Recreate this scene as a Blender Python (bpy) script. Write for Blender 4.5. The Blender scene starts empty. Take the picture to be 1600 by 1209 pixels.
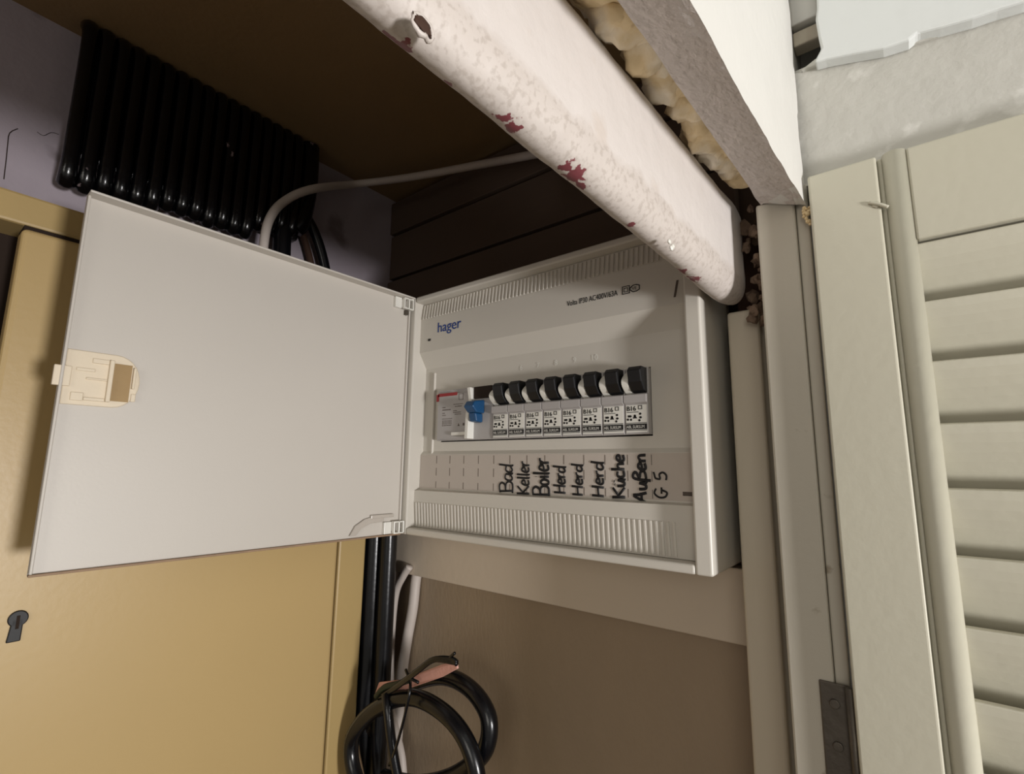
import bpy, bmesh, math, random
from mathutils import Vector, Matrix, noise
random.seed(4)
SC = bpy.context.scene
COL = SC.collection

# ------------------------------------------------------------------ camera
FPX = 780.0
YAW, PITCH, ROLL = .667, .159, .012
CAM = Vector((.347, -.314, .094))
_F = Vector((-math.sin(YAW)*math.cos(PITCH), math.cos(YAW)*math.cos(PITCH), math.sin(PITCH)))
_R0 = Vector((math.cos(YAW), math.sin(YAW), 0)); _U0 = _R0.cross(_F)
_R = _R0*math.cos(ROLL) + _U0*math.sin(ROLL); _U = -_R0*math.sin(ROLL) + _U0*math.cos(ROLL)
cd = bpy.data.cameras.new('camera'); cam = bpy.data.objects.new('camera', cd); COL.objects.link(cam)
cd.sensor_fit = 'HORIZONTAL'; cd.sensor_width = 36; cd.lens = FPX/1600*36; cd.clip_start = .01; cd.clip_end = 50
M = Matrix.Identity(4)
for i in range(3):
    M[i][0] = _R[i]; M[i][1] = _U[i]; M[i][2] = -_F[i]; M[i][3] = CAM[i]
cam.matrix_world = M
SC.camera = cam
SC.view_settings.view_transform = 'Standard'; SC.view_settings.look = 'None'
SC.view_settings.gamma = 1; SC.view_settings.use_curve_mapping = False
SC.view_settings.exposure = -0.15

# ------------------------------------------------------------------ light
w = bpy.data.worlds.new('world'); SC.world = w; w.use_nodes = True
w.node_tree.nodes['Background'].inputs[0].default_value = (1.0, .93, .82, 1)
w.node_tree.nodes['Background'].inputs[1].default_value = .27
def area(name, loc, target, size, power, color):
    l = bpy.data.lights.new(name, 'AREA'); l.shape = 'DISK'; l.size = size; l.energy = power; l.color = color
    o = bpy.data.objects.new(name, l); COL.objects.link(o); o.location = loc
    o.rotation_euler = (Vector(target)-Vector(loc)).to_track_quat('-Z', 'Y').to_euler()
    return o
area('room_lamp', (1.15, -.275, -.06), (.0, -.05, .14), .13, 10, (1.0, .975, .965))
area('front_fill', (.9, -1.7, .3), (.2, 0, .1), .8, 6, (1.0, .95, .86))  # added frontal fill from behind the camera, no known window there

def at(px, py, axis, val):
    """point of the place that lies on the plane axis=val in the direction of the photo's (px, py)"""
    v = _F*FPX + _R*(px-800) - _U*(py-604.5)
    i = 'xyz'.index(axis); t = (val-CAM[i])/v[i]
    return CAM + v*t

# ------------------------------------------------------------------ helpers
def lin(c):
    return tuple(((x/255)/12.92 if x/255 <= .04045 else ((x/255+.055)/1.055)**2.4) for x in c) + (1,)
def mat(name, rgb, rough=.6, var=.06, vscale=30, bump=.1, bscale=200, metal=0, spec=.5, dirt=None, stretch=(1,1,1), coat=0):
    m = bpy.data.materials.new(name); m.use_nodes = True
    n = m.node_tree.nodes; L = m.node_tree.links; b = n['Principled BSDF']
    b.inputs['Roughness'].default_value = rough; b.inputs['Metallic'].default_value = metal
    b.inputs['Specular IOR Level'].default_value = spec; b.inputs['Coat Weight'].default_value = coat
    tc = n.new('ShaderNodeTexCoord'); mp = n.new('ShaderNodeMapping'); mp.inputs['Scale'].default_value = stretch
    L.new(tc.outputs['Object'], mp.inputs[0])
    nz = n.new('ShaderNodeTexNoise'); nz.inputs['Scale'].default_value = vscale; nz.inputs['Detail'].default_value = 5
    L.new(mp.outputs[0], nz.inputs['Vector'])
    mx = n.new('ShaderNodeMix'); mx.data_type = 'RGBA'
    c = lin(rgb)
    mx.inputs['A'].default_value = tuple(x*(1-var) for x in c[:3])+(1,)
    mx.inputs['B'].default_value = tuple(min(1, x*(1+var)) for x in c[:3])+(1,)
    L.new(nz.outputs[0], mx.inputs['Factor'])
    out = mx.outputs['Result']
    if dirt:
        for (drgb, dscale, lo, hi) in dirt:
            n2 = n.new('ShaderNodeTexNoise'); n2.inputs['Scale'].default_value = dscale; n2.inputs['Detail'].default_value = 7
            L.new(mp.outputs[0], n2.inputs['Vector'])
            r = n.new('ShaderNodeMapRange'); r.inputs[1].default_value = lo; r.inputs[2].default_value = hi
            L.new(n2.outputs[0], r.inputs[0])
            m2 = n.new('ShaderNodeMix'); m2.data_type = 'RGBA'; m2.inputs['B'].default_value = lin(drgb)
            L.new(r.outputs[0], m2.inputs['Factor']); L.new(out, m2.inputs['A']); out = m2.outputs['Result']
    L.new(out, b.inputs['Base Color'])
    if bump:
        nb = n.new('ShaderNodeTexNoise'); nb.inputs['Scale'].default_value = bscale; nb.inputs['Detail'].default_value = 6
        L.new(mp.outputs[0], nb.inputs['Vector'])
        bp = n.new('ShaderNodeBump'); bp.inputs['Strength'].default_value = bump; bp.inputs['Distance'].default_value = .002
        L.new(nb.outputs[0], bp.inputs['Height']); L.new(bp.outputs[0], b.inputs['Normal'])
    return m

MT = dict(
 plastic=mat('cream_plastic', (205,200,190), .42, .02, 20, .03, 600),
 doorpl=mat('grey_white_plastic', (199,193,184), .45, .03, 12, .03, 500),
 cream=mat('latch_plastic', (222,208,184), .5, .04, 60, .05, 400),
 clear=mat('milky_plastic', (186,178,168), .25, .08, 90, .05, 300),
 paper=mat('label_paper', (190,180,170), .85, .03, 60, .06, 900),
 ink=mat('black_ink', (14,12,14), .6, 0, 10, 0),
 tick=mat('grey_ink', (86,76,68), .7, 0, 10, 0),
 blueink=mat('blue_ink', (22,62,140), .5, 0, 10, 0),
 brk=mat('grey_breaker_plastic', (172,168,166), .38, .02, 40, .02, 600),
 white=mat('white_plastic', (226,224,216), .3, .02, 40, 0),
 black=mat('black_plastic', (8,8,11), .5, .1, 40, 0),
 blue=mat('blue_plastic', (20,70,112), .4, .15, 120, 0),
 red=mat('red_paint', (150,36,40), .5, .1, 60, 0),
 paintwhite=mat('white_beam_paint', (212,205,200), .5, .03, 14, .35, 90,
                dirt=[((206,196,188), 40, .62, .72)]),
 paintunder=mat('worn_beam_paint', (210,200,192), .62, .08, 50, .9, 160, dirt=[((184,172,160), 240, .50, .66)]),
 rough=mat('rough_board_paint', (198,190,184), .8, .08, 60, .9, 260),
 boardw=mat('bright_board_paint', (208,206,200), .6, .02, 10, .15, 120),
 foam=mat('yellow_foam', (222,200,158), .7, .12, 60, .5, 160, dirt=[((236,226,206), 30, .5, .62), ((120,84,52), 45, .63, .72)]),
 plaster=mat('grey_plaster', (192,190,182), .85, .04, 14, .5, 90, dirt=[((228,226,220), 34, .58, .68)]),
 slabw=mat('white_plaster', (218,221,219), .8, .02, 10, .2, 60),
 stile=mat('cream_door_paint', (190,186,168), .42, .02, 12, .08, 200),
 jamb=mat('cream_jamb_paint', (186,180,166), .45, .03, 12, .12, 160, dirt=[((150,138,120), 40, .68, .72)]),
 post=mat('post_paint', (190,180,162), .6, .06, 10, .3, 90, stretch=(1,1,.25), dirt=[((158,138,118), 30, .58, .72)]),
 batten=mat('batten_paint', (198,184,166), .55, .03, 12, .12, 120),
 brown=mat('dark_brown_wood', (62,38,24), .8, .3, 60, .5, 120, stretch=(1,1,.2)),
 debris=mat('dirty_crumbs', (120,100,84), .9, .4, 150, .6, 300),
 panel=mat('brown_hardboard', (152,134,112), .55, .05, 60, .2, 300, stretch=(1,1,.4)),
 ochre=mat('ochre_hardboard', (146,120,84), .7, .06, 40, .2, 200),
 darkboard=mat('dark_board', (88,72,60), .8, .15, 30, .3, 100, stretch=(.3,1,1)),
 lav=mat('lavender_plaster', (164,154,162), .9, .08, 20, .5, 60, dirt=[((130,120,124), 14, .60, .68)]),
 yellow=mat('yellow_cabinet_paint', (192,165,114), .38, .03, 10, .05, 200),
 yellowf=mat('yellow_frame_paint', (184,158,106), .45, .03, 10, .06, 200),
 seam_shade=mat('dark_seam_and_shade', (40,26,16), .9, .1, 40, 0),  # dark brown for cracks and slots, also shade painted into the cabinet gap
 cable=mat('black_cable', (10,11,15), .26, .2, 30, .05, 200),
 wcable=mat('white_cable', (196,186,178), .5, .06, 30, .05, 200),
 rad=mat('black_gloss_enamel', (7,7,9), .22, .3, 60, .3, 90, dirt=[((150,134,136), 70, .70, .74)]),
 steel=mat('dull_steel', (98,92,84), .5, .15, 120, .2, 200, metal=.7),
 pink=mat('pink_tag_paper', (214,160,146), .6, .12, 80, .2, 300),
 green=mat('dark_green_wire', (28,40,26), .5, .2, 80, .1, 200),
 floor=mat('floor_boards', (120,96,70), .6, .1, 10, .1, 60),
)

class MB:
    def __init__(s): s.bm = bmesh.new()
    def v(s, *p): return s.bm.verts.new(p)
    def box(s, x0, x1, y0, y1, z0, z1):
        vs = [s.bm.verts.new((x, y, z)) for z in (z0, z1) for y in (y0, y1) for x in (x0, x1)]
        for f in ((0,2,3,1),(4,5,7,6),(0,1,5,4),(2,6,7,3),(0,4,6,2),(1,3,7,5)): s.bm.faces.new([vs[i] for i in f])
        return s
    def hexa(s, p):   # 8 points, same order as box
        vs = [s.bm.verts.new(q) for q in p]
        for f in ((0,2,3,1),(4,5,7,6),(0,1,5,4),(2,6,7,3),(0,4,6,2),(1,3,7,5)): s.bm.faces.new([vs[i] for i in f])
        return s
    def prism(s, pts, axis, a, b):
        def P(u, v, t): return {'x': (t, u, v), 'y': (u, t, v), 'z': (u, v, t)}[axis]
        A = [s.bm.verts.new(P(u, v, a)) for u, v in pts]; B = [s.bm.verts.new(P(u, v, b)) for u, v in pts]
        n = len(pts); s.bm.faces.new(A); s.bm.faces.new(B[::-1])
        for i in range(n): s.bm.faces.new((A[i], B[i], B[(i+1) % n], A[(i+1) % n]))
        return s
    def slab(s, pts, d):   # polygon of 3D points extruded by vector d
        A = [s.bm.verts.new(p) for p in pts]; B = [s.bm.verts.new(Vector(p)+Vector(d)) for p in pts]
        n = len(pts); s.bm.faces.new(A); s.bm.faces.new(B[::-1])
        for i in range(n): s.bm.faces.new((A[i], B[i], B[(i+1) % n], A[(i+1) % n]))
        return s
    def tube(s, pts, r, seg=12, smooth=6, closed=False, cap=True, flat=1.0):
        P = [Vector(p) for p in pts]
        if smooth and len(P) > 2:
            Q = []; n = len(P)
            for i in range(n if closed else n-1):
                p0 = P[(i-1) % n] if (closed or i) else P[0]; p1 = P[i]; p2 = P[(i+1) % n]
                p3 = P[(i+2) % n] if (closed or i+2 < n) else P[-1]
                for k in range(smooth):
                    t = k/smooth
                    Q.append(.5*((2*p1)+(-p0+p2)*t+(2*p0-5*p1+4*p2-p3)*t*t+(-p0+3*p1-3*p2+p3)*t**3))
            if not closed: Q.append(P[-1])
            P = Q
        rings = []; nrm = None; n = len(P)
        for i, p in enumerate(P):
            t = (P[(i+1) % n]-P[i-1]) if closed else (P[min(i+1, n-1)]-P[max(i-1, 0)])
            t.normalize()
            if nrm is None: nrm = t.orthogonal().normalized()
            nrm = (nrm-t*nrm.dot(t)).normalized(); bi = t.cross(nrm)
            rr = r(i/(n-1)) if callable(r) else r
            rings.append([s.bm.verts.new(p+(nrm*math.cos(a)+bi*math.sin(a)*flat)*rr) for a in [2*math.pi*k/seg for k in range(seg)]])
        for i in range(n if closed else n-1):
            A = rings[i]; B = rings[(i+1) % n]
            for k in range(seg): s.bm.faces.new((A[k], A[(k+1) % seg], B[(k+1) % seg], B[k]))
        if cap and not closed: s.bm.faces.new(rings[0][::-1]); s.bm.faces.new(rings[-1])
        return s
    def cyl(s, c, axis, r, h, seg=20):
        a = Vector(c); b = a.copy(); b['xyz'.index(axis)] += h
        return s.tube([a, b], r, seg, 0)
    def build(s, name, m, parent=None, bevel=0, smooth=False, bseg=2, rnd=0, rscale=60):
        bmesh.ops.recalc_face_normals(s.bm, faces=s.bm.faces)
        if rnd:
            s.bm.normal_update()
            for v in s.bm.verts: v.co += v.normal*noise.fractal(v.co*rscale, 1, 2, 4)*rnd
        me = bpy.data.meshes.new(name)
        if smooth:
            for f in s.bm.faces: f.smooth = True
        off = world_of(parent) if parent else Vector((0, 0, 0))
        if parent is None:
            co = [v.co for v in s.bm.verts]
            off = Vector(((min(c.x for c in co)+max(c.x for c in co))/2, (min(c.y for c in co)+max(c.y for c in co))/2, min(c.z for c in co)))
        for v in s.bm.verts: v.co -= off
        s.bm.to_mesh(me); s.bm.free(); me.materials.append(MT[m] if isinstance(m, str) else m)
        o = bpy.data.objects.new(name, me); COL.objects.link(o)
        if parent: o.parent = parent
        else: o.location = off
        if bevel:
            b = o.modifiers.new('bevel', 'BEVEL'); b.width = bevel; b.segments = bseg; b.limit_method = 'ANGLE'; b.angle_limit = .6
        return o
def world_of(o):
    p = Vector(o.location)
    while o.parent: o = o.parent; p += Vector(o.location)
    return p
def tag(o, label=None, cat=None, group=None, kind=None):
    if label: o['label'] = label
    if cat: o['category'] = cat
    if group: o['group'] = group
    if kind: o['kind'] = kind
    return o
def thing(name, loc, label=None, cat=None, group=None, kind=None):
    o = bpy.data.objects.new(name, None); COL.objects.link(o); o.location = loc; o.empty_display_size = .02
    return tag(o, label, cat, group, kind)
def text_geo(mb, body, size, origin, ux, uy, depth=.0002, align='LEFT', xs=1.0):
    """printed letters as thin solid shapes"""
    c = bpy.data.curves.new('t', 'FONT'); c.body = body; c.size = size; c.extrude = 0; c.align_x = align; c.resolution_u = 3
    o = bpy.data.objects.new('t', c); COL.objects.link(o); bpy.context.view_layer.update()
    me = o.to_mesh(); ux = Vector(ux).normalized(); uy = Vector(uy).normalized(); n = ux.cross(uy)
    vs = [mb.bm.verts.new(Vector(origin)+ux*v.co.x*xs+uy*v.co.y+n*depth) for v in me.vertices]
    for p in me.polygons:
        try: mb.bm.faces.new([vs[i] for i in p.vertices])
        except ValueError: pass
    o.to_mesh_clear(); bpy.data.objects.remove(o); bpy.data.curves.remove(c)

# ================================================================== the setting
XL, YB, ZC = -.18, .09, .455            # niche: left wall, back wall, board ceiling
tag(MB().box(XL-.05, XL, -1.6, YB+.05, -1.4, .56).build('wall_left', 'lav'), 'lavender-white plaster wall on the left inside of the niche', kind='structure')
mb = MB().box(XL-.05, .30, YB+.004, YB+.05, -1.4, .56)
tag(mb.build('wall_back', 'darkboard'), 'dark boarded back wall of the niche', kind='structure')
mb = MB().box(XL, .262, -1.6, YB+.004, ZC, ZC+.012)
tag(mb.build('ceiling', 'ochre'), 'ochre hardboard ceiling of the niche', kind='structure')
mb = MB().box(-.3, 1.6, -1.9, .3, -1.44, -1.4)
tag(mb.build('floor', 'floor'), 'brown floor', kind='structure')
# boards at the back, over the box
for k, (za, zb, yy) in enumerate(((.26, .335, .0865), (.34, .40, .089), (.403, .448, .0865))):
    tag(MB().box(XL+.001, .258, yy-.004, YB+.004, za, zb).build('back_board', 'darkboard', bevel=.001),
        ['lowest dark board on the back wall above the box', 'middle dark board on the back wall above the box', 'topmost dark board on the back wall under the ceiling'][k],
        'board', 'dark boards on the back wall')

wl_ = bpy.data.objects['wall_left']
MB().tube([at(6, 280, 'x', XL), at(10, 246, 'x', XL), at(12, 226, 'x', XL), at(15, 208, 'x', XL), at(28, 201, 'x', XL)], .00035, 6, 3).build('crack', 'seam_shade', wl_)
MB().tube([at(58, 206, 'x', XL), at(68, 212, 'x', XL), at(80, 207, 'x', XL), at(92, 210, 'x', XL)], .00025, 6, 3).build('crack', 'seam_shade', wl_)
# ================================================================== meter cabinet (left)
cab = thing('meter_cabinet', (-.145, -.15, -1.4), 'yellow painted metal cabinet with a keyhole, behind the open plastic door', 'cabinet')
mb = MB().box(-.178, -.128, -.56, .0225, .2585, .281).box(-.178, -.112, -.0095, .0225, -1.39, .2585).box(-.178, -.128, -.56, -.52, -1.39, .2585)
mb.build('frame', 'yellowf', cab, bevel=.002)
MB().box(-.179, -.16, -.52, -.0095, -1.39, .2585).build('shaded_back_panel', 'seam_shade', cab)  # dark colour stands in for the shadow left of the cabinet door
dr = MB().box(-.128, -.110, -.2705, -.0118, -1.36, .2505).build('door', 'yellow', cab, bevel=.0035, bseg=4)
MB().box(-.150, -.1285, -.268, -.0100, -1.37, .2585).build('door_gap_shade', 'seam_shade', cab)  # added dark box, shade of the gap around the door put into colour
k0 = at(28, 966, 'x', -.110); k1 = at(22, 992, 'x', -.110)
mb = MB().cyl((-.1098, k0.y, k0.z), 'x', .0050, .0012, 24)
mb.prism([(k0.y-.0028, k0.z), (k0.y+.0028, k0.z), (k1.y+.0032, k1.z-.004), (k1.y-.0036, k1.z-.004)], 'x', -.1098, -.1086)
kh = mb.build('keyhole', 'black', cab, bevel=.0006)
MB().box(-.1087, -.1082, k0.y-.0008, k0.y+.0008, k0.z-.006, k0.z+.002).build('key_slot', 'seam_shade', kh)

# ================================================================== black ribbed heater on the left wall
rad = thing('ribbed_radiator', (-.165, -.16, .30), 'glossy black ribbed radiator on the lavender wall under the ceiling', 'radiator')
MB().box(-.179, -.162, -.249, -.052, .338, .4535).build('back_plate', 'rad', rad, bevel=.004)
nr = 17
for k in range(nr):
    y = -.2475 + k*.0113
    zb = .3125 + k*.0008 + (.012 if k > 12 else 0) + random.uniform(-.003, .003)
    pts = [Vector((-.160, y, .4525)), Vector((-.153, y, .446)), Vector((-.151, y, .425)), Vector((-.151, y, zb+.03)), Vector((-.153, y+.0004, zb+.008)), Vector((-.160, y+.001, zb+.002))]
    MB().tube(pts, lambda t: .0056+.0006*math.cos(t*6.28), 12, 4).build('rib', 'rad', rad, smooth=True)
MB().tube([(-.160, -.050, .4525), (-.158, -.050, .40), (-.158, -.055, .36), (-.160, -.06, .35)], .011, 14, 6).build('header_pipe', 'rad', rad, smooth=True)

# ================================================================== cables behind the open door (top)
def cable(pts, r, m, label, name='cable', seg=12, group=None, **k):
    return tag(MB().tube(pts, r, seg, 8, **k).build(name, m, smooth=True), label, 'cable', group)
wpts = [at(413, 424, 'x', -.138), at(411, 395, 'x', -.138), at(420, 345, 'x', -.138), at(445, 314, 'x', -.138), at(490, 295, 'x', -.138),
        at(560, 287, 'y', .012), at(640, 277, 'y', .040), at(740, 259, 'y', .060), at(850, 238, 'y', .068), at(1000, 205, 'y', .072)]
cable(wpts, .0044, 'wcable', 'white cable arching from behind the open door up to the ceiling')
cable([at(441, 430, 'x', -.158), at(440, 400, 'x', -.158), at(442, 350, 'x', -.158), at(446, 300, 'x', -.158), at(448, 250, 'x', -.158)], .0092, 'cable',
      'thick black cable rising behind the white arched cable')
cable([at(514, 455, 'x', -.165), at(505, 405, 'x', -.165), at(490, 360, 'x', -.165), at(468, 325, 'x', -.166), at(440, 306, 'x', -.168)], .0056, 'cable',
      'thinner black cable curving down to the right above the open door')
cable([at(492, 450, 'x', -.171), at(484, 405, 'x', -.171), at(472, 365, 'x', -.171), at(455, 335, 'x', -.172)], .0040, 'brown',
      'brown cable between the two black ones above the open door')

# ================================================================== black risers by the corner
def riser(x, y, r, top, label):
    tag(MB().tube([(x, y, -1.39), (x, y, -.4), (x+.001, y, -.1), (x, y, top)], r, 20, 4).build('cable_duct', 'cable', smooth=True), label, 'pipe', 'black vertical ducts behind the box')
riser(-.1190, .038, .0125, .24, 'thick black vertical duct directly beside the yellow cabinet')
riser(-.0975, .040, .0088, .24, 'shiny black vertical duct next to the white cables, right of its twin')

# ================================================================== back panel and batten under the box
tag(MB().box(XL+.002, .258, YB-.004, YB+.0032, -1.39, .010).build('hardboard_sheet', 'panel'), 'brown hardboard panel filling the niche below the white batten', 'panel')
tag(MB().box(-.121, .2585, .0705, YB-.004, -.0245, .026).build('wooden_batten', 'batten', bevel=.001), 'cream painted batten directly under the fuse box', 'batten')
tag(MB().box(-.09, .24, .0705, YB-.004, .21, .245).build('wooden_batten', 'batten', bevel=.001), 'painted batten behind the top of the fuse box', 'batten')

# white cables under the batten
cable([at(655, 880, 'y', .079), at(650, 905, 'y', .079), at(645, 950, 'y', .077), at(636, 1000, 'y', .076), at(628, 1055, 'y', .074), at(622, 1130, 'y', .070), at(618, 1200, 'y', .070), at(616, 1260, 'y', .070)], .0056, 'wcable',
      'thicker white cable hanging below the batten, right one of the pair', group='white cables below the batten')
cable([at(640, 885, 'y', .066), at(630, 900, 'y', .066), at(619, 925, 'y', .066), at(613, 975, 'y', .066), at(610, 1050, 'y', .066), at(614, 1120, 'y', .064), at(628, 1185, 'y', .062), at(632, 1260, 'y', .062)], .0040, 'wcable',
      'thinner white cable hanging below the batten beside the black duct', group='white cables below the batten')

# coil of black cable
def ring(cx, cy, rx, ry, y0, y1, a0, a1, n=14, rot=0):
    out = []
    for k in range(n+1):
        t = k/n; a = math.radians(a0+(a1-a0)*t)
        u = math.cos(a)*rx; v = math.sin(a)*ry
        out.append(at(cx+u*math.cos(rot)-v*math.sin(rot), cy-u*math.sin(rot)-v*math.cos(rot), 'y', y0+(y1-y0)*t))
    return out
coil = thing('cable_coil', tuple(at(655, 1290, 'y', .03)), 'coil of thick black cable tied up in the lower corner of the niche', 'cable')
def pth(L, ys): return [at(a, b_, 'y', ys[0]+(ys[1]-ys[0])*k/(len(L)-1)) for k, (a, b_) in enumerate(L)]
front = [(640, 1330), (590, 1275), (556, 1215), (549, 1160), (570, 1122), (606, 1097), (648, 1090), (692, 1112), (726, 1152), (745, 1210), (742, 1270), (700, 1320)]
back = [(570, 1180), (580, 1130), (610, 1090), (650, 1066), (695, 1057), (735, 1076), (762, 1116), (762, 1160), (742, 1190), (700, 1216), (650, 1225), (600, 1215)]
MB().tube(pth(front, (.004, .012)), .0070, 14, 6).build('cable_loop', 'cable', coil, smooth=True)
MB().tube(pth(back, (.040, .020)), .0072, 14, 6).build('cable_loop', 'cable', coil, smooth=True)
MB().tube(pth([(600, 1300), (568, 1240), (556, 1190), (552, 1165)], (.018, .016)), .0055, 12, 6).build('bare_sheath', mat('tan_sheath', (150,126,98), .5, .1, 80, .1, 200), coil, smooth=True)
MB().tube([at(603, 1085, 'y', .003), at(606, 1110, 'y', .0), at(612, 1160, 'y', .0), at(622, 1215, 'y', .003), at(640, 1280, 'y', .01)], .0042, 10, 6).build('cable_tail', 'cable', coil, smooth=True)
tie = MB().tube([at(640, 1056, 'y', .012), at(641, 1075, 'y', -.004), at(632, 1120, 'y', -.006), at(618, 1170, 'y', -.004), at(608, 1195, 'y', .002)], .0013, 8, 6)
tie.tube([at(634, 1046, 'y', -.002), at(640, 1058, 'y', -.004), at(654, 1066, 'y', -.002)], .0013, 8, 4)
tie.build('cable_tie', 'cable', coil, smooth=True)
# folded pink tag with frayed wires
tg = thing('wrapped_wire_tag', tuple(at(645, 1062, 'y', .01)), 'pink and white tape tag wrapped around frayed dark wires on top of the coil', 'tag')
pts = [at(586, 1083, 'y', .010), at(592, 1066, 'y', .010), at(628, 1062, 'y', .008), at(690, 1038, 'y', .004), at(712, 1034, 'y', .002), at(714, 1045, 'y', .002), at(690, 1058, 'y', .004), at(640, 1075, 'y', .006), at(606, 1086, 'y', .010)]
MB().slab(pts, (.001, .0012, .0005)).build('tape', 'pink', tg, bevel=.0003)
mb = MB()
for k in range(5):
    o = random.uniform(-3, 3)
    mb.tube([at(590+k, 1088+o, 'y', .006), at(612, 1078+o, 'y', .002), at(650, 1050+o, 'y', -.005), at(676, 1031+o*.7, 'y', -.006), at(700+k*2, 1026+k*2+o, 'y', -.004), at(714, 1036+o, 'y', -.004)], .0018, 7, 5)
mb.tube([at(700, 1030, 'y', -.004), at(708, 1022, 'y', -.005), at(711, 1020, 'y', -.005)], .0012, 6, 3)
mb.build('frayed_wires', 'cable', tg, smooth=True)
MB().tube([at(588, 1088, 'y', .004), at(600, 1074, 'y', .003), at(622, 1068, 'y', .003), at(640, 1062, 'y', .003)], .0026, 8, 5).build('green_wire', 'green', tg, smooth=True)

# ================================================================== the fuse box
X0, X1, Z0, Z1, D = -.0325, .2515, .0315, .2592, .0702
box = thing('fuse_box', ((X0+X1)/2, D, Z0), 'white plastic fuse box with its door swung open, mounted below the rounded beam', 'fuse box')
b = MB()
b.box(X0, X0+.0095, 0, D, Z0, Z1).box(X1-.0105, X1, 0, D, Z0, Z1)
b.box(X0+.0095, X1-.0105, 0, D, Z1-.0055, Z1).box(X0+.0095, X1-.0105, 0, D, Z0, Z0+.006)
b.box(X0+.0095, X1-.0105, D-.003, D, Z0+.006, Z1-.0055)
b.build('housing', 'plastic', box, bevel=.0022, bseg=3)
CX0, CX1 = X0+.0096, X1-.0106
prof = [(.2535, .0105), (.2365, .0080), (.2040, .0080), (.1890, .0175), (.1650, .0175)]
prof2 = [(.1165, .0175), (.1080, .0175), (.1050, .0145), (.0725, .0145), (.0712, .0085), (.0615, .0085), (.0378, .0110)]
def strip(mb, pr, x0, x1, th=.0022):
    pts = [(y, z) for z, y in pr] + [(.0197, pr[-1][0]), (.0197, pr[0][0])]
    mb.prism(pts, 'x', x0, x1)
cv = MB(); strip(cv, prof, CX0, CX1); strip(cv, prof2, CX0, CX1)
cv.box(CX0, .0002, .0175, .0197, .1165, .1650); cv.box(.2102, CX1, .0175, .0197, .1165, .1650)
cover = cv.build('cover', 'plastic', box)
# grooved vent strips
def vents(z0, y0, z1, y1, xa, xb):
    mb = MB(); n = int((xb-xa)/.0039)
    dz, dy = z1-z0, y1-y0; L = math.hypot(dz, dy); nz, ny = dy/L, -abs(dz)/L
    for k in range(n):
        x = xa+k*.0039; h = .0011
        ny_, nz_ = -abs(dz)/L*h, (dy/L*h if dz > 0 else -(-dy)/L*h)
        mb.hexa([(x, y0-h, z0), (x+.0019, y0-h, z0), (x, y0+.0005, z0), (x+.0019, y0+.0005, z0),
                 (x, y1-h, z1), (x+.0019, y1-h, z1), (x, y1+.0005, z1), (x+.0019, y1+.0005, z1)] if z1 > z0 else
                [(x, y1-h, z1), (x+.0019, y1-h, z1), (x, y1+.0005, z1), (x+.0019, y1+.0005, z1),
                 (x, y0-h, z0), (x+.0019, y0-h, z0), (x, y0+.0005, z0), (x+.0019, y0+.0005, z0)])
    return mb
vents(.2375, .0084, .2525, .0104, CX0+.002, CX1-.012).build('vent_ribs', 'plastic', box, bevel=.0004)
vents(.0605, .0088, .0388, .0108, CX0+.002, CX1-.012).build('vent_ribs', 'plastic', box, bevel=.0004)
# printing on the cover
p = MB(); o = at(683, 520, 'y', .0079)
text_geo(p, 'hager', .0142, (o.x, .0079, o.z+.0002), (1,0,0), (0,0,1)); 
text_geo(p, 'hager', .0142, (o.x+.00035, .0079, o.z+.0002), (1,0,0), (0,0,1), .00025)
tag(p.build('maker_name', 'blueink', cover), 'blue printed lettering')
p = MB(); o = at(886, 480, 'y', .0079); e = at(972, 462, 'y', .0079)
text_geo(p, 'Volta IP30 AC400V/63A', .0060, (o.x, .0079, o.z+.0007), (1,0,0), (0,0,1), xs=.73)
text_geo(p, 'Volta IP30 AC400V/63A', .0060, (o.x+.0002, .0079, o.z+.0007), (1,0,0), (0,0,1), .00025, xs=.73)
def sqring(mb, cx, cz, a, t, y):
    mb.box(cx-a, cx+a, y-.0002, y, cz+a-t, cz+a).box(cx-a, cx+a, y-.0002, y, cz-a, cz-a+t)
    mb.box(cx-a, cx-a+t, y-.0002, y, cz-a, cz+a).box(cx+a-t, cx+a, y-.0002, y, cz-a, cz+a)
c = at(978, 453, 'y', .0079); sqring(p, c.x, c.z, .0030, .0005, .0079); sqring(p, c.x, c.z, .0016, .0004, .0079)
c = at(992, 450, 'y', .0079)
pts = [(c.x+.0042*math.cos(a)*(1 if i % 2 else .8), c.z+.0026*math.sin(a)) for i, a in enumerate([math.pi/5*k for k in range(10)])]
for i in range(10):
    a, b_ = pts[i], pts[(i+1) % 10]
    p.tube([(a[0], .0078, a[1]), (b_[0], .0078, b_[1])], .00035, 5, 0)
text_geo(p, 'VE', .0034, (c.x-.0023, .0079, c.z-.0011), (1,0,0), (0,0,1))
tag(p.build('rating_print', 'ink', cover), 'black printed rating line')
# embossed module numbers
p = MB()
for k in range(6, 11):
    text_geo(p, str(k), .0062, (.0175*(k-.5), .0173, .1752), (1,0,0), (0,0,1), .0004, 'CENTER')
p.build('embossed_numbers', 'white', cover)
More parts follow.
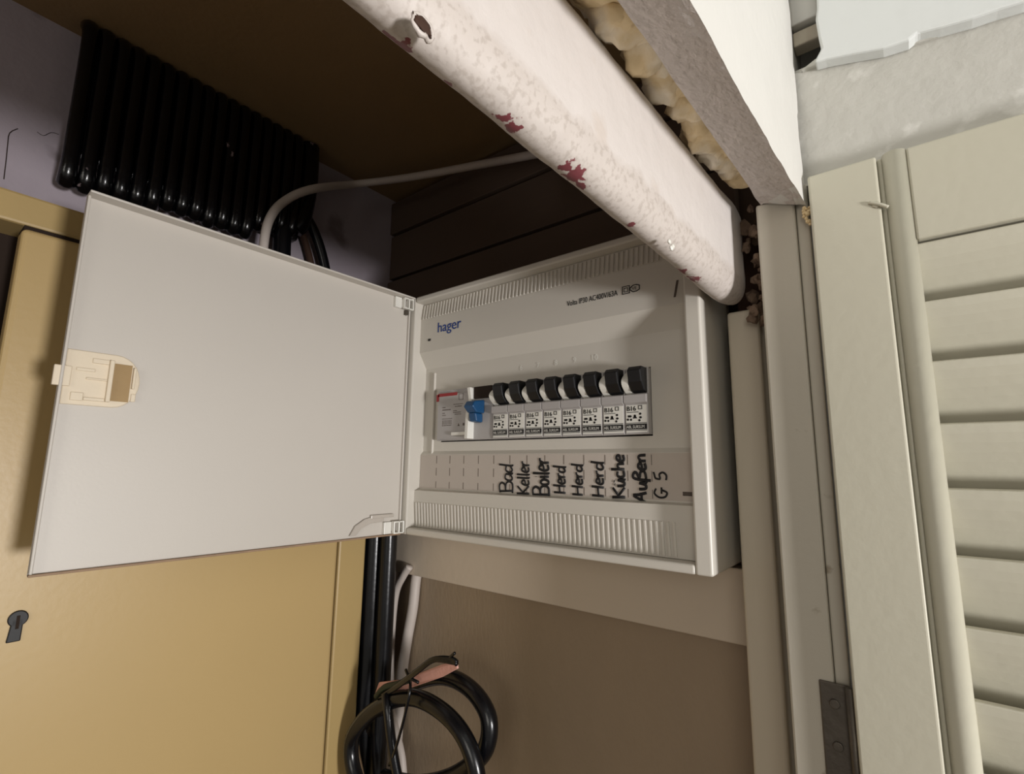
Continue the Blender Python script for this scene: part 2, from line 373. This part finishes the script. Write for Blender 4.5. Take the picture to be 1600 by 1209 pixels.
# small slots of the cover screws
for q in ((671, 531), ):
    c = at(q[0], q[1], 'y', .0078); MB().box(c.x-.0016, c.x+.0016, .0074, .0080, c.z-.001, c.z+.001).build('screw_slot', 'ink', cover)
c = at(1054, 452, 'y', .0080)
MB().slab([(c.x-.0008, .0079, c.z-.0055), (c.x+.0006, .0079, c.z-.0055), (c.x+.0030, .0079, c.z+.006), (c.x+.0016, .0079, c.z+.006)], (0, -.0003, 0)).build('screw_slot', 'tick', cover)
c = at(1078, 772, 'y', .0144)
MB().box(c.x-.0045, c.x+.0015, .0140, .0146, c.z-.0012, c.z+.0014).build('screw_slot', 'tick', cover)
# raised bright lip left of the window
MB().box(-.0098, -.0078, .0150, .0176, .0735, .1840).build('cover_lip', 'plastic', cover, bevel=.0008)

# label strip with cell marks and handwriting
YS = .0142
ls = MB().box(-.0222, .2365, YS, YS+.0004, .0735, .1046).build('label_strip', 'paper', box)
t = MB()
for i in range(13):
    if i == 0: pass
    x = .0175*i
    for za, zb in ((.0965, .1035), (.0855, .0925), (.0742, .0800)):
        t.box(x-.00018, x+.00018, YS-.0002, YS, za, zb)
t.build('cell_marks', 'tick', ls)
GL = {  # pen strokes, x 0..w, y 0..1 (x-height .6)
 'B': (.62, [[(0,.95),(0.05,0)], [(-.08,.97),(.35,1),(.52,.82),(.38,.58),(.06,.52)], [(.06,.52),(.48,.48),(.6,.22),(.42,0),(-.08,0)]]),
 'a': (.50, [[(.40,.55),(.15,.55),(.03,.25),(.15,.02),(.38,.2),(.42,.55),(.42,.1),(.52,0)]]),
 'd': (.52, [[(.40,.5),(.15,.52),(.03,.25),(.15,.02),(.38,.18)], [(.5,1.05),(.42,.1),(.5,0)]]),
 'K': (.62, [[(.02,1),(.05,0)], [(.55,.95),(.08,.45)], [(.12,.5),(.58,0)]]),
 'e': (.46, [[(.04,.28),(.36,.36),(.34,.55),(.16,.58),(.03,.3),(.12,.03),(.40,.08)]]),
 'l': (.24, [[(.10,1),(.08,.1),(.16,0)]]),
 'r': (.40, [[(.05,.58),(.08,0)], [(.08,.35),(.2,.55),(.38,.56)]]),
 'o': (.46, [[(.22,.55),(.05,.35),(.10,.04),(.30,.04),(.38,.32),(.22,.55)]]),
 'i': (.22, [[(.08,.55),(.10,0)], [(.08,.78),(.10,.80)]]),
 'H': (.66, [[(.02,.95),(0,0)], [(.55,1.0),(.5,0)], [(-.06,.42),(.6,.52)]]),
 'k': (.50, [[(.05,1),(.06,0)], [(.42,.62),(.08,.3)], [(.14,.36),(.46,0)]]),
 'u': (.50, [[(.04,.58),(.08,.08),(.28,.05),(.38,.55)], [(.38,.55),(.40,.05),(.48,0)]]),
 'ü': (.50, [[(.04,.58),(.08,.08),(.28,.05),(.38,.55)], [(.38,.55),(.40,.05),(.48,0)], [(.12,.76),(.13,.80)], [(.3,.78),(.31,.82)]]),
 'c': (.44, [[(.38,.52),(.14,.56),(.04,.28),(.14,.02),(.40,.08)]]),
 'h': (.48, [[(.05,1.05),(.06,0)], [(.06,.35),(.25,.55),(.36,.42),(.38,0)]]),
 'A': (.66, [[(-.05,-.05),(.34,1),(.40,.6),(.52,0)], [(.06,.38),(.52,.40)]]),
 'ß': (.56, [[(.02,-.35),(.10,.85),(.34,1.0),(.46,.80),(.16,.52),(.48,.42),(.48,.12),(.12,.0)]]),
 'n': (.48, [[(.05,.56),(.06,0)], [(.06,.36),(.24,.55),(.36,.42),(.38,0)]]),
 'G': (.70, [[(.58,.85),(.30,1),(.06,.62),(.10,.15),(.36,0),(.50,.42)], [(.28,.42),(.66,.44)]]),
 '5': (.52, [[(.12,.9),(.08,.52),(.36,.55),(.48,.28),(.30,.0),(.02,.04)], [(.12,.9),(.50,1.0)]]),
 ' ': (.38, []),
}
words = [('Bad', 801, 768, 725, 20, .62), ('Keller', 827, 772, 720, 19, .62), ('Boiler', 858, 774, 715, 25, .75), ('Herd', 884, 770, 728, 19, .62),
         ('Herd', 911, 773, 725, 17, .62), ('Herd', 944, 775, 721, 19, .65), ('Küche', 977, 778, 709, 20, .75), ('Außen', 1011, 785, 708, 20, .75), ('G 5', 1043, 779, 737, 20, .5)]
for wd, bx, ys, ye, cap, pen in words:
    a = at(bx, ys, 'y', YS); z_end = at(bx, ye, 'y', YS).z; c2 = at(bx-cap, ys, 'y', YS)
    tot = sum(GL[ch][0] for ch in wd); sx = (z_end-a.z)/tot; sy = abs(a.x-c2.x)
    mb = MB(); u = 0
    for ch in wd:
        wch, sts = GL[ch]
        for st in sts:
            pts = [Vector((a.x-v*sy+random.uniform(-.00015, .00015), YS-.0004, a.z+(u+q)*sx)) for q, v in st]
            if len(pts) > 2:
                Q = []
                for i in range(len(pts)-1):
                    p0 = pts[max(i-1, 0)]; p1 = pts[i]; p2 = pts[i+1]; p3 = pts[min(i+2, len(pts)-1)]
                    for k in range(4):
                        tt = k/4; Q.append(.5*((2*p1)+(-p0+p2)*tt+(2*p0-5*p1+4*p2-p3)*tt*tt+(-p0+3*p1-3*p2+p3)*tt**3))
                pts = Q+[pts[-1]]
            mb.tube(pts, .00084*pen/.62, 6, 0)
        u += wch
    # flatten the pen strokes on the paper
    for v in mb.bm.verts: v.co.y = YS-.0004+(v.co.y-(YS-.0004))*.3
    mb.build('handwriting', 'ink', ls, smooth=True)

# ------------------------------------------------------------------ open door of the box
HX = X0-.0005
DA = .033; DW = .252; DH0, DH1 = Z0-.0005, Z1-.001
def dpt(wd, z, off): # local door frame: distance from hinge, height, offset toward the inside (+x)
    return Vector((HX-math.sin(DA)*wd+math.cos(DA)*off, -math.cos(DA)*wd-math.sin(DA)*off, z))
def dbox(mb, w0, w1, z0, z1, o0, o1, tilt=0):
    mb.hexa([dpt(a, c, b_) for c in (z0, z1) for b_ in (o0, o1) for a in (w0, w1)])
d = MB(); dbox(d, .001, DW, DH0, DH1, 0, .0018)
dbox(d, .001, DW, DH1-.0016, DH1, .0018, .0115)
dbox(d, DW-.0016, DW, DH0+.0016, DH1-.0016, .0018, .0060)
dbox(d, .001, .0026, DH0+.0016, DH1-.0016, .0018, .0045)
door = d.build('door', 'doorpl', box, bevel=.0006)
d = MB(); dbox(d, .001, DW, DH0, DH0+.0014, .0018, .0046); d.build('soiled_edge', mat('soiled_plastic', (150,124,100), .7, .3, 60, .3, 200), door, bevel=.0004)
# latch moulding at the free edge
zc = at(165, 593, 'x', -.035).z
l = MB()
n = 14; R = .0165
prof_ = [(DW-.0018, zc+R), (DW-.026, zc+R)] + [(DW-.026-.013*math.sin(math.pi*k/n), zc+R*math.cos(math.pi*k/n)) for k in range(1, n)] + [(DW-.026, zc-R), (DW-.0018, zc-R)]
l.slab([dpt(a, c, .0018) for a, c in prof_], dpt(0, 0, .0014)-dpt(0, 0, 0))
latch = l.build('latch', 'cream', door, bevel=.0009, bseg=3)
l = MB(); dbox(l, DW-.0245, DW-.0222, zc-.0135, zc+.0125, .0030, .0062); dbox(l, DW-.0360, DW-.0345, zc-.004, zc+.0095, .0030, .0060)
dbox(l, DW-.0222, DW-.012, zc-.0135, zc-.0115, .0030, .0045); dbox(l, DW-.0222, DW-.012, zc-.0008, zc+.0004, .0030, .0045)
dbox(l, DW-.0222, DW-.014, zc+.0095, zc+.0125, .0030, .0045); dbox(l, DW-.005, DW+.003, zc-.006, zc+.006, .0020, .0050)
dbox(l, DW-.012, DW-.006, zc-.0140, zc-.0090, .0030, .0042); dbox(l, DW-.016, DW-.007, zc+.0040, zc+.0060, .0030, .0040); dbox(l, DW-.0375, DW-.0350, zc-.0120, zc-.0070, .0030, .0042)
l.build('latch_catch', 'cream', door, bevel=.0008, bseg=3)
l = MB(); dbox(l, DW-.0340, DW-.0247, zc-.0125, zc+.0110, .0032, .0036)
l.build('latch_pocket', mat('tan_plastic', (160,132,88), .6, .1, 80, .1, 200), door)
# hinge clips
def clip(z, up):
    h = MB(); s = 1 if up else -1
    dbox(h, .001, .0035, z, z+.0012*1, .0020, .0095)
    for (wa, wb, za, zb) in ((.0010, .0022, 0, .011), (.0060, .0072, 0, .011), (.0112, .0124, 0, .011), (.0022, .0112, 0, .0012), (.0022, .0112, .0098, .011)):
        dbox(h, wa, wb, min(z-s*za, z-s*zb), max(z-s*za, z-s*zb), .0060, .0095)
    dbox(h, .0124, .020, min(z, z-s*.0105), max(z, z-s*.0105), .0020, .0052)
    return h
clip(DH1-.0020, True).build('hinge_clip', 'white', door, bevel=.0003)
clip(DH0+.0020, False).build('hinge_clip', 'white', door, bevel=.0003)
h = MB()
arc = [(.020, DH0+.018), (.030, DH0+.0185), (.040, DH0+.0165), (.049, DH0+.0115), (.054, DH0+.0035)]
inner = [(.048, DH0+.0035), (.043, DH0+.0090), (.034, DH0+.0125), (.020, DH0+.0130)]
h.slab([dpt(a, c, .0022) for a, c in arc+inner], dpt(0, 0, .0022)-dpt(0, 0, 0))
dbox(h, .010, .034, DH0+.0165, DH0+.0195, .0020, .0050)
h.build('hinge_arm', 'clear', door, bevel=.0004)
h = MB(); dbox(h, .0045, .0075, DH1-.0175, DH1-.0130, .0020, .0055); h.build('hinge_pin', 'steel', door)

# ================================================================== breakers (rail mounted, inside the window)
def curve_profile():
    # y (towards the camera is smaller), z
    return [(.046, .1175), (.0115, .1175), (.0115, .1385), (.0090, .1395), (.0090, .1450), (.0135, .1455), (.0135, .1645), (.046, .1645)]
def make_breaker(i):
    x = .07+.0175*i
    t = thing('circuit_breaker', (x+.00875, .03, .1175))
    MB().prism(curve_profile(), 'x', x+.00025, x+.01725).build('body', 'brk', t, bevel=.0004)
    # white curved cheek beside the lever
    pts = [(.0135-.0085*math.sin(math.pi*k/10), .1455+.0165*k/10) for k in range(11)]
    MB().prism([(.014, .1455)]+pts+[(.014, .162)], 'x', x+.0006, x+.0058).build('cheek', 'white', t, bevel=.0006)
    pr = [(.0135, .1460), (.0085, .1475), (.0040, .1530), (.0020, .1610), (.0050, .1640), (.0090, .1640), (.0135, .1640)]
    MB().prism(pr, 'x', x+.0064, x+.0164).build('lever', 'black', t, bevel=.0007)
    lb = MB().box(x+.0011, x+.0164, .0112, .0117, .1188, .1378).build('label_plate', 'white', t)
    p = MB(); Y = .0111
    text_geo(p, 'B16', .0048, (x+.0015, Y, .1338), (1,0,0), (0,0,1), .0001, xs=.95)
    text_geo(p, 'B16', .0048, (x+.0018, Y, .1338), (1,0,0), (0,0,1), .00012, xs=.95)
    p.box(x+.0018, x+.0105, Y-.0001, Y, .1326, .1330)
    sqring(p, x+.0118, .1360, .0014, .0004, Y)
    for (dx, dz) in ((.0030, .1300), (.0044, .1300), (.0078, .1302), (.0117, .1315), (.0119, .1290), (.0026, .1278), (.0048, .1276), (.0110, .1270)):
        r = .0009
        p.prism([(x+dx+r*math.cos(a)*random.uniform(.7, 1.3), dz+r*math.sin(a)) for a in [k*math.pi/3 for k in range(6)]], 'y', Y-.0001, Y)
    p.prism([(x+.0062, .1284), (x+.0094, .1284), (x+.0078, .1312)], 'y', Y-.0001, Y)
    p.box(x+.0011, x+.0164, Y-.0001, Y, .1250, .1254)
    p.box(x+.0011, x+.0164, Y-.0001, Y, .1200, .1204)
    p.box(x+.0011, x+.0164, Y-.0001, Y, .1208, .1246)
    p.build('print', 'ink', lb)
    p = MB(); text_geo(p, 'ABL SURSUM', .0030, (x+.0014, Y-.0002, .1216), (1,0,0), (0,0,1), .0001, xs=.78); p.build('name_print', 'white', lb)
    return t
names = ['above the handwritten word Bad', 'above the handwritten word Keller', 'above the handwritten word Boiler', 'above the first handwritten Herd, next to Boiler',
         'above the middle one of the three handwritten Herd', 'above the last handwritten Herd, next to Küche', 'above the handwritten word Küche', 'above the word Außen, rightmost of the row']
proto = make_breaker(0)
def copy_tree(o, parent=None):
    c = o.copy(); COL.objects.link(c); c.parent = parent
    for ch in list(o.children): copy_tree(ch, c)
    return c
for i in range(8):
    o = proto if i == 0 else copy_tree(proto)
    o.location.x = .07+.0175*i+.00875
    tag(o, 'grey B16 circuit breaker with black lever '+names[i], 'circuit breaker', 'circuit breakers in the fuse box row')

r = thing('residual_current_breaker', (.035, .03, .1175), 'wide grey residual current breaker with blue lever and red stripe, left end of the row', 'circuit breaker')
MB().prism([(.046, .1175), (.0125, .1175), (.0125, .1450), (.0125, .1645), (.046, .1645)], 'x', .0005, .0692).build('body', 'brk', r, bevel=.0005)
lb = MB().box(.0035, .0430, .0098, .0127, .1185, .1600).build('label_plate', 'brk', r, bevel=.0004)
p = MB().box(.0035, .0285, .0096, .0098, .1583, .1612).box(.0015, .0050, .0096, .0120, .1540, .1605)
p.build('red_stripe', 'red', r)
p = MB(); Y = .0098
for (xa, xb, z, hh) in ((.010, .014, .1478, .0008), (.010, .0205, .1455, .0010), (.010, .0135, .1425, .0006), (.010, .0145, .1405, .0006), (.024, .036, .1500, .0006), (.026, .0345, .1480, .0008),
                    (.024, .0285, .1440, .0006), (.024, .034, .1425, .0006), (.026, .034, .1408, .0006), (.010, .023, .1372, .0005), (.010, .022, .1310, .0006)):
    x = xa
    while x < xb:
        wl = random.uniform(.0006, .0015); p.box(x, min(xb, x+wl), Y-.0001, Y, z-hh/2, z+hh/2); x += wl+.0004
for k in range(7): p.box(.0105+k*.0018, .0110+k*.0018, Y-.0001, Y, .1318, .1360)
p.prism([(.0300, .1300), (.0325, .1300), (.0312, .1325)], 'y', Y-.0001, Y).box(.0365, .0385, Y-.0001, Y, .1302, .1325)
sqring(p, .0335, .1565, .0028, .0003, Y); 
p.build('print', 'tick', lb)
MB().box(.0245, .0420, .0070, .0098, .1215, .1245).build('test_button', 'white', r, bevel=.0005)
MB().prism([(.0125, .1180), (.0040, .1180), (.0050, .1400), (.0085, .1520), (.0060, .1635), (.0125, .1635)], 'x', .0440, .0478).build('cheek', 'white', r, bevel=.0005)
l = MB(); l.prism([(.0125, .1400), (.0020, .1400), (-.0035, .1450), (.0000, .1500), (.0125, .1520)], 'x', .0490, .0600)
l.prism([(.0125, .1320), (.0040, .1325), (.0020, .1400), (.0125, .1400)], 'x', .0500, .0580)
l.build('lever', 'blue', r, bevel=.0012)
MB().box(.0485, .0685, .0105, .0126, .1535, .1640).build('lever_slot', 'seam_shade', r)

# ================================================================== beams
def sweep(mb, prof, y0, y1, n, dx, dz, ends=None, jit=0):
    """profile (x,z) at y=0 swept along y with slopes dx,dz"""
    rings = []
    for i in range(n+1):
        y = y0+(y1-y0)*i/n; ring = []
        for j, (x, z) in enumerate(prof):
            yy = y
            if ends and i == n: yy = ends[j]
            ring.append(mb.bm.verts.new((x+dx*yy, yy, z+dz*yy)))
        rings.append(ring)
    m = len(prof)
    for i in range(n):
        for j in range(m): mb.bm.faces.new((rings[i][j], rings[i][(j+1) % m], rings[i+1][(j+1) % m], rings[i+1][j]))
    mb.bm.faces.new(rings[0]); mb.bm.faces.new(rings[-1][::-1])
    return rings
# beam with half-round lower edge
xr, rr, zc1, zt = .2728, .0098, .2150, .2660
prof = []
def seg(a, b, n): return [(a[0]+(b[0]-a[0])*k/n, a[1]+(b[1]-a[1])*k/n) for k in range(n)]
prof += [(xr-rr+rr*math.cos(a), zc1+rr*1.5*math.sin(a)) for a in [math.pi*2-math.pi*k/14 for k in range(15)]]
prof += seg((xr-2*rr, zc1+.001), (xr-2*rr, zt), 6)[1:] + [(xr-2*rr, zt), (xr-.010, zt+.001), (xr-.004, zt+.0005), (xr-.0012, zt-.001), (xr, zt-.004)]
prof += seg((xr, zt-.004), (xr, zc1), 10)[1:]
bm1 = MB()
n = 560; rings = sweep(bm1, prof, -.75, .030, n, .094, -.078)
m = len(prof)
# round the far end
for i in range(n-18, n+1):
    t = (i-(n-18))/18; k = 1-.45*(1-math.sqrt(max(0, 1-t*t)))
    for v in rings[i]:
        cx = xr-rr+.094*v.co.y; v.co.x = cx+(v.co.x-cx)*k
        zz = zc1-rr*1.5-.078*v.co.y; v.co.z = v.co.z+max(0, .03-(v.co.z-zz))*.25*(1-math.sqrt(max(0, 1-t*t)))
for ring_ in rings:
    for v in ring_:
        q = v.co*22
        v.co.x += noise.fractal(q, 1, 2, 4)*.0007+noise.fractal(q*5, 1, 2, 4)*.00025; v.co.z += noise.fractal(q+Vector((7, 3, 1)), 1, 2, 4)*.0008
beam = bm1.build('ceiling_beam', 'paintwhite', None, smooth=True)
tag(beam, 'thick white painted beam with rounded worn lower edge, running diagonally above the fuse box', 'beam')
# patches of old red paint along the worn lower edge
from mathutils.bvhtree import BVHTree
bvh = BVHTree.FromPolygons([v.co+beam.location for v in beam.data.vertices], [list(f.vertices) for f in beam.data.polygons])
def beam_material():
    m = MT['paintwhite']; n = m.node_tree.nodes; L = m.node_tree.links; b = n['Principled BSDF']
    def node(t, **k):
        x = n.new(t)
        for a, v in k.items(): setattr(x, a, v)
        return x
    def math_(op, a, b_=None, clamp=False):
        x = node('ShaderNodeMath', operation=op, use_clamp=clamp)
        for i, q in enumerate((a, b_)):
            if q is None: continue
            if isinstance(q, (int, float)): x.inputs[i].default_value = q
            else: L.new(q, x.inputs[i])
        return x.outputs[0]
    tc = node('ShaderNodeTexCoord'); sp = node('ShaderNodeSeparateXYZ'); L.new(tc.outputs['Object'], sp.inputs[0])
    nz = node('ShaderNodeTexNoise'); nz.inputs['Scale'].default_value = 70; nz.inputs['Detail'].default_value = 6; L.new(tc.outputs['Object'], nz.inputs['Vector'])
    # worn zone along the rounded lower edge
    zz = math_('ADD', sp.outputs['Z'], math_('MULTIPLY', sp.outputs['Y'], .078))
    z0 = (zc1+.003) - beam.location.z - .078*beam.location.y
    k = math_('ADD', math_('SUBTRACT', z0, zz), math_('MULTIPLY', math_('SUBTRACT', nz.outputs[0], .5), .014))
    worn = math_('MULTIPLY', k, 220, True)
    fine = node('ShaderNodeTexNoise'); fine.inputs['Scale'].default_value = 420; fine.inputs['Detail'].default_value = 5; L.new(tc.outputs['Object'], fine.inputs['Vector'])
    spk = math_('MULTIPLY', math_('SUBTRACT', fine.outputs[0], .50), 7, True)
    base = b.inputs['Base Color'].links[0].from_socket
    mx = node('ShaderNodeMix', data_type='RGBA'); mx.inputs['A'].default_value = lin((200, 191, 184)); mx.inputs['B'].default_value = lin((184, 174, 166)); L.new(spk, mx.inputs['Factor'])
    m2 = node('ShaderNodeMix', data_type='RGBA'); L.new(worn, m2.inputs['Factor']); L.new(base, m2.inputs['A']); L.new(mx.outputs['Result'], m2.inputs['B'])
    out = m2.outputs['Result']
    n3 = node('ShaderNodeTexNoise'); n3.inputs['Scale'].default_value = 330; n3.inputs['Detail'].default_value = 4; L.new(tc.outputs['Object'], n3.inputs['Vector'])
    tot = None
    for px, py, rr_ in ((610, 56, .0022), (632, 74, .0034), (786, 184, .0026), (800, 198, .0036), (884, 262, .0034), (897, 275, .0048), (909, 289, .0034), (985, 350, .0026), (1066, 424, .0040), (1084, 436, .0040), (1045, 410, .0016), (700, 130, .0014)):
        hit = bvh.ray_cast(CAM, (_F*FPX + _R*(px-800) - _U*(py-604.5)).normalized())[0]
        if hit is None: continue
        d = node('ShaderNodeVectorMath', operation='DISTANCE'); L.new(tc.outputs['Object'], d.inputs[0]); d.inputs[1].default_value = hit-beam.location
        q = math_('SUBTRACT', rr_, d.outputs['Value'])
        tot = q if tot is None else math_('MAXIMUM', tot, q)
    red = math_('MULTIPLY', math_('ADD', tot, math_('MULTIPLY', math_('SUBTRACT', n3.outputs[0], .52), .012)), 1500, True)
    m4 = node('ShaderNodeMix', data_type='RGBA'); L.new(red, m4.inputs['Factor']); L.new(out, m4.inputs['A']); m4.inputs['B'].default_value = lin((122, 62, 68))
    L.new(m4.outputs['Result'], b.inputs['Base Color'])
beam_material()
# knot hole and chips on the beam
def blob(mb, c, r, sq=(1, 1, 1), sub=2, amp=.3, sc=200):
    g = bmesh.ops.create_icosphere(mb.bm, subdivisions=sub, radius=1)
    for v in g['verts']:
        n_ = v.co.copy(); k = 1+amp*noise.fractal(n_*1.7+Vector(c)*sc, 1, 2, 3)
        v.co = Vector(c)+Vector((n_.x*r*sq[0]*k, n_.y*r*sq[1]*k, n_.z*r*sq[2]*k))
def on_beam(px, py):
    # where the sight line through this pixel meets the beam's side plane x = xr + .094 y
    v = _F*FPX + _R*(px-800) - _U*(py-604.5)
    t = (xr+.094*CAM.y-CAM.x)/(v.x-.094*v.y); return CAM+v*t
c = on_beam(660, 42)
kn = MB(); kn.tube([c+Vector((0, .0036*math.cos(a)+random.uniform(-.0006,.0006), .0028*math.sin(a)+random.uniform(-.0006,.0006))) for a in [k*math.pi/5 for k in range(10)]], .0007, 8, 3, closed=True)
kn.build('knot_rim', 'paintwhite', beam, smooth=True, rnd=.0006, rscale=500)
kn = MB(); blob(kn, c, .0032, (.35, 1.05, .8), 3, .5); kn.build('knot_hole', 'brown', beam, smooth=True)
kn = MB(); c = on_beam(1048, 384)
for k in range(4): blob(kn, c+Vector((0, random.uniform(-.004, .004), random.uniform(-.002, .002))), .0016, (.5, 1, .8))
kn.build('paint_chip', 'white', beam, smooth=True)

# second, rough board with a bright flank
A0 = (.2915, .2510); B0 = (.3148, .2412)
prof = [A0, B0, (.3150, .60), (.2935, .60)]
prof = seg(A0, B0, 10)+seg(B0, (.3150, .50), 30)+[(.3150, .50), (.2940, .50)]+seg((.2940, .50), A0, 6)[1:]
ends = []
for (x, z) in prof:
    f = (x-.2915)/.0233; g = min(1, max(0, (z-.245)/.06))
    ends.append(-.003-.026*f*(1-g))
bm2 = MB(); rings = sweep(bm2, prof, -.75, -.003, 240, .085, -.085, ends)
for ring_ in rings:
    for v in ring_:
        v.co.x += noise.fractal(v.co*26, 1, 2, 4)*.0008
        v.co.z += noise.fractal(v.co*60+Vector((7, 3, 1)), 1, 2, 4)*.0009
board = bm2.build('ceiling_beam', 'boardw', None)
tag(board, 'white boxed beam with rough grey underside, right of the rounded beam beyond the foam', 'beam')
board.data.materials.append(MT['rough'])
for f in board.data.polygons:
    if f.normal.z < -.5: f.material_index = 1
tag(MB().box(.262, .60, -1.6, .05, .505, .52).build('ceiling_board', 'slabw'), 'white ceiling board above the beams', kind='structure').name = 'ceiling.001'

# foam between the beams
fm = MB()
for k in range(150):
    y = -.60+k*.00398
    if random.random() < .06: continue
    big = .0116+.003*noise.noise(Vector((y*60, 0, 0)))
    blob(fm, (.2825+.09*y+random.uniform(-.0025, .0025), y, .2745-.08*y+random.uniform(-.004, .003)), big*random.uniform(.7, 1.05), (1, 1, .95), 3, .36, 90)
tag(fm.build('expanding_foam', 'foam', smooth=True), 'yellowish expanding foam squeezed out of the gap between the two beams', 'foam', kind='stuff')

# ================================================================== post, jamb, wall above the louvred door
tag(MB().box(.2595, .2790, .0300, .0560, -1.39, .1985).build('wooden_post', 'post', bevel=.002, bseg=3), 'worn cream wooden post to the right of the fuse box, under the beam end', 'post')
tag(MB().box(.2600, .3000, .0600, .0900, -1.39, .262).build('wooden_lath', 'brown'), 'dark brown wooden lath in the gap between post and door frame', 'lath')
db = MB()
for k in range(26): blob(db, (random.uniform(.274, .286), random.uniform(.012, .04), random.uniform(.185, .268)), random.uniform(.0015, .004), (1, 1, 1.3), 2, .6)
for k in range(6): blob(db, (.2845+random.uniform(-.002, .002), .02, random.uniform(.19, .225)), random.uniform(.001, .0025), (1, 1, 1), 2, .6)
tag(db.build('crumbled_mortar', 'debris', rnd=.0004, rscale=500), 'crumbled dirty mortar in the gap above the post', 'mortar', kind='stuff')
jb = thing('door_frame', (.298, .01, -1.4), kind='structure'); jb.name = 'trim_1'; tag(jb, 'cream painted frame board left of the louvred door')
MB().box(.2882, .3085, -.0040, .0420, -1.39, .2515).build('frame_board', 'jamb', jb, bevel=.0012)
MB().box(.3087, .3150, -.0015, .0420, -1.39, .2575).build('rebate', 'jamb', jb, bevel=.0008)
wl = MB()
# plaster wall above the door, with the broken opening at its top left
wl.box(.3085, .3285, .0, .05, .2565, .3318); wl.box(.3285, 1.2, .0, .05, .2565, .52); wl.box(.3085, .3133, .0, .05, .3318, .52); wl.box(.3133, .3285, .045, .05, .3318, .52)
tag(wl.build('wall_front', 'plaster'), 'grey plaster wall above the louvred door', kind='structure')
tag(MB().box(.76, 1.2, .0, .05, -1.39, .2565).build('wall_right', 'plaster'), 'plaster wall right of the louvred door', kind='structure')
# broken white slab
ys = -.009
out = [(1273, -60), (1276, 12), (1274, 30), (1279, 60), (1283, 75), (1276, 88), (1272, 97), (1290, 92), (1330, 84), (1380, 75), (1420, 62), (1434, 51), (1470, 42), (1520, 28), (1560, 14), (1600, 2)]
tag(MB().slab([at(a, b_, 'y', ys) for a, b_ in out]+[Vector((.60, ys, .298)), Vector((1.19, ys, .285)), Vector((1.19, ys, .50)), Vector((at(1273, -60, 'y', ys).x, ys, .50))], (0, .0088, 0)).build('wall_slab', 'slabw', bevel=.0012), 'broken white plaster slab at the ceiling above the louvred door', 'plaster')
tag(MB().slab([at(a, b_, 'y', -.003) for a, b_ in ((1250, 110), (1300, 92), (1400, 76), (1700, -18), (1700, -40), (1400, 60), (1275, 90))], (0, .004, 0)).build('trim_2', 'plaster', bevel=.001), 'thin grey plaster ledge under the slab', kind='structure')
# inside the opening
op = [(.3365, .3475, 'boardw'), (.349, .362, 'post'), (.366, .50, 'boardw')]
o1 = tag(MB().box(.3135, .3283, .010, .020, .3560, .3660).build('wooden_lath', 'post', bevel=.001), 'pale lath inside the broken opening, lower one', 'lath', 'laths inside the broken opening')
o2 = tag(MB().box(.3135, .3283, .006, .018, .3680, .40).build('wooden_lath', 'boardw', bevel=.001), 'pale lath inside the broken opening, upper one', 'lath', 'laths inside the broken opening')
o3 = tag(MB().box(.3135, .3283, .012, .044, .3320, .3400).build('wooden_lath', 'brown'), 'dark lath end at the bottom of the broken opening', 'lath')

# ================================================================== louvred door
ld = thing('door_1', (.55, 0, -1.38), kind='structure'); tag(ld, 'cream louvred door in the wall right of the fuse box')
LX0, YF = .3168, -.0125
b = MB(); b.box(LX0, .3478, YF, .010, -1.37, .2555).box(.725, .757, YF, .010, -1.37, .2555)
b.box(.3478, .3505, YF+.0035, .010, -1.37, .2555)
b.build('stile', 'stile', ld, bevel=.0012, bseg=3)
MB().box(.3600, .725, YF+.001, .010, .2065, .2555).box(.36, .725, YF+.001, .010, -1.37, -1.25).build('rail', 'stile', ld, bevel=.0010)
q = MB(); q.tube([(.3552, YF+.004, -1.37), (.3552, YF+.004, .2555)], .0052, 24, 0); q.build('bead_moulding', 'stile', ld, smooth=True)
s = MB(); z = .2048
while z > -1.25:
    # top edge forward, lower edge tucked behind the next slat; curved face
    P_ = []
    for k in range(9):
        t = k/8; P_.append((YF+.0030+.0030*t+.0140*max(0,(t-.12)/.88)**1.5, z-.0345*t))
    back = [(y+.0045, zz) for y, zz in P_[::-1]]
    s.prism([(YF+.0052, z+.0006)]+P_+back, 'x', .3585, .7255)
    z -= .0296
s.build('louvre_slats', 'stile', ld, bevel=.0006)
h = MB(); hz = at(1300, 1066, 'y', -.0052).z
h.box(.3020, .3150, -.0054, -.0040, hz-.075, hz); hinge = h.build('hinge', 'steel', ld, bevel=.0006, rnd=.0002, rscale=400)
MB().tube([(.3153, -.0075, hz-.075), (.3153, -.0075, hz)], .0022, 12, 0).build('hinge_knuckle', 'steel', hinge, smooth=True)
for k in range(3):
    sc = MB().cyl((.3082-.001*k*0, -.0066, hz-.0095-.019*k), 'y', .0022, .0012, 16); sc.build('screw', 'steel', hinge, bevel=.0003)
# plaster crumbs on the door corner
cr = MB()
for k in range(16):
    c = at(random.uniform(1254, 1266), random.uniform(322, 352), 'y', -.006); blob(cr, c, random.uniform(.0006, .0016), (1, 1, 1), 1, .5)
tag(cr.build('foam_crumbs', 'foam'), 'yellow foam crumbs stuck at the upper left corner of the louvred door', 'foam', kind='stuff')
c = at(1374, 322, 'y', YF)
cr = MB().tube([c+Vector((-.004, -.0005, .003)), c+Vector((0, -.0012, .0005)), c+Vector((.0035, -.0008, -.002))], .0009, 8, 4); blob(cr, c+Vector((-.001, -.0003, .001)), .0018, (1, .4, 1))
tag(cr.build('paint_drip', 'stile', smooth=True), 'small paint run on the upper stile of the louvred door', 'paint')
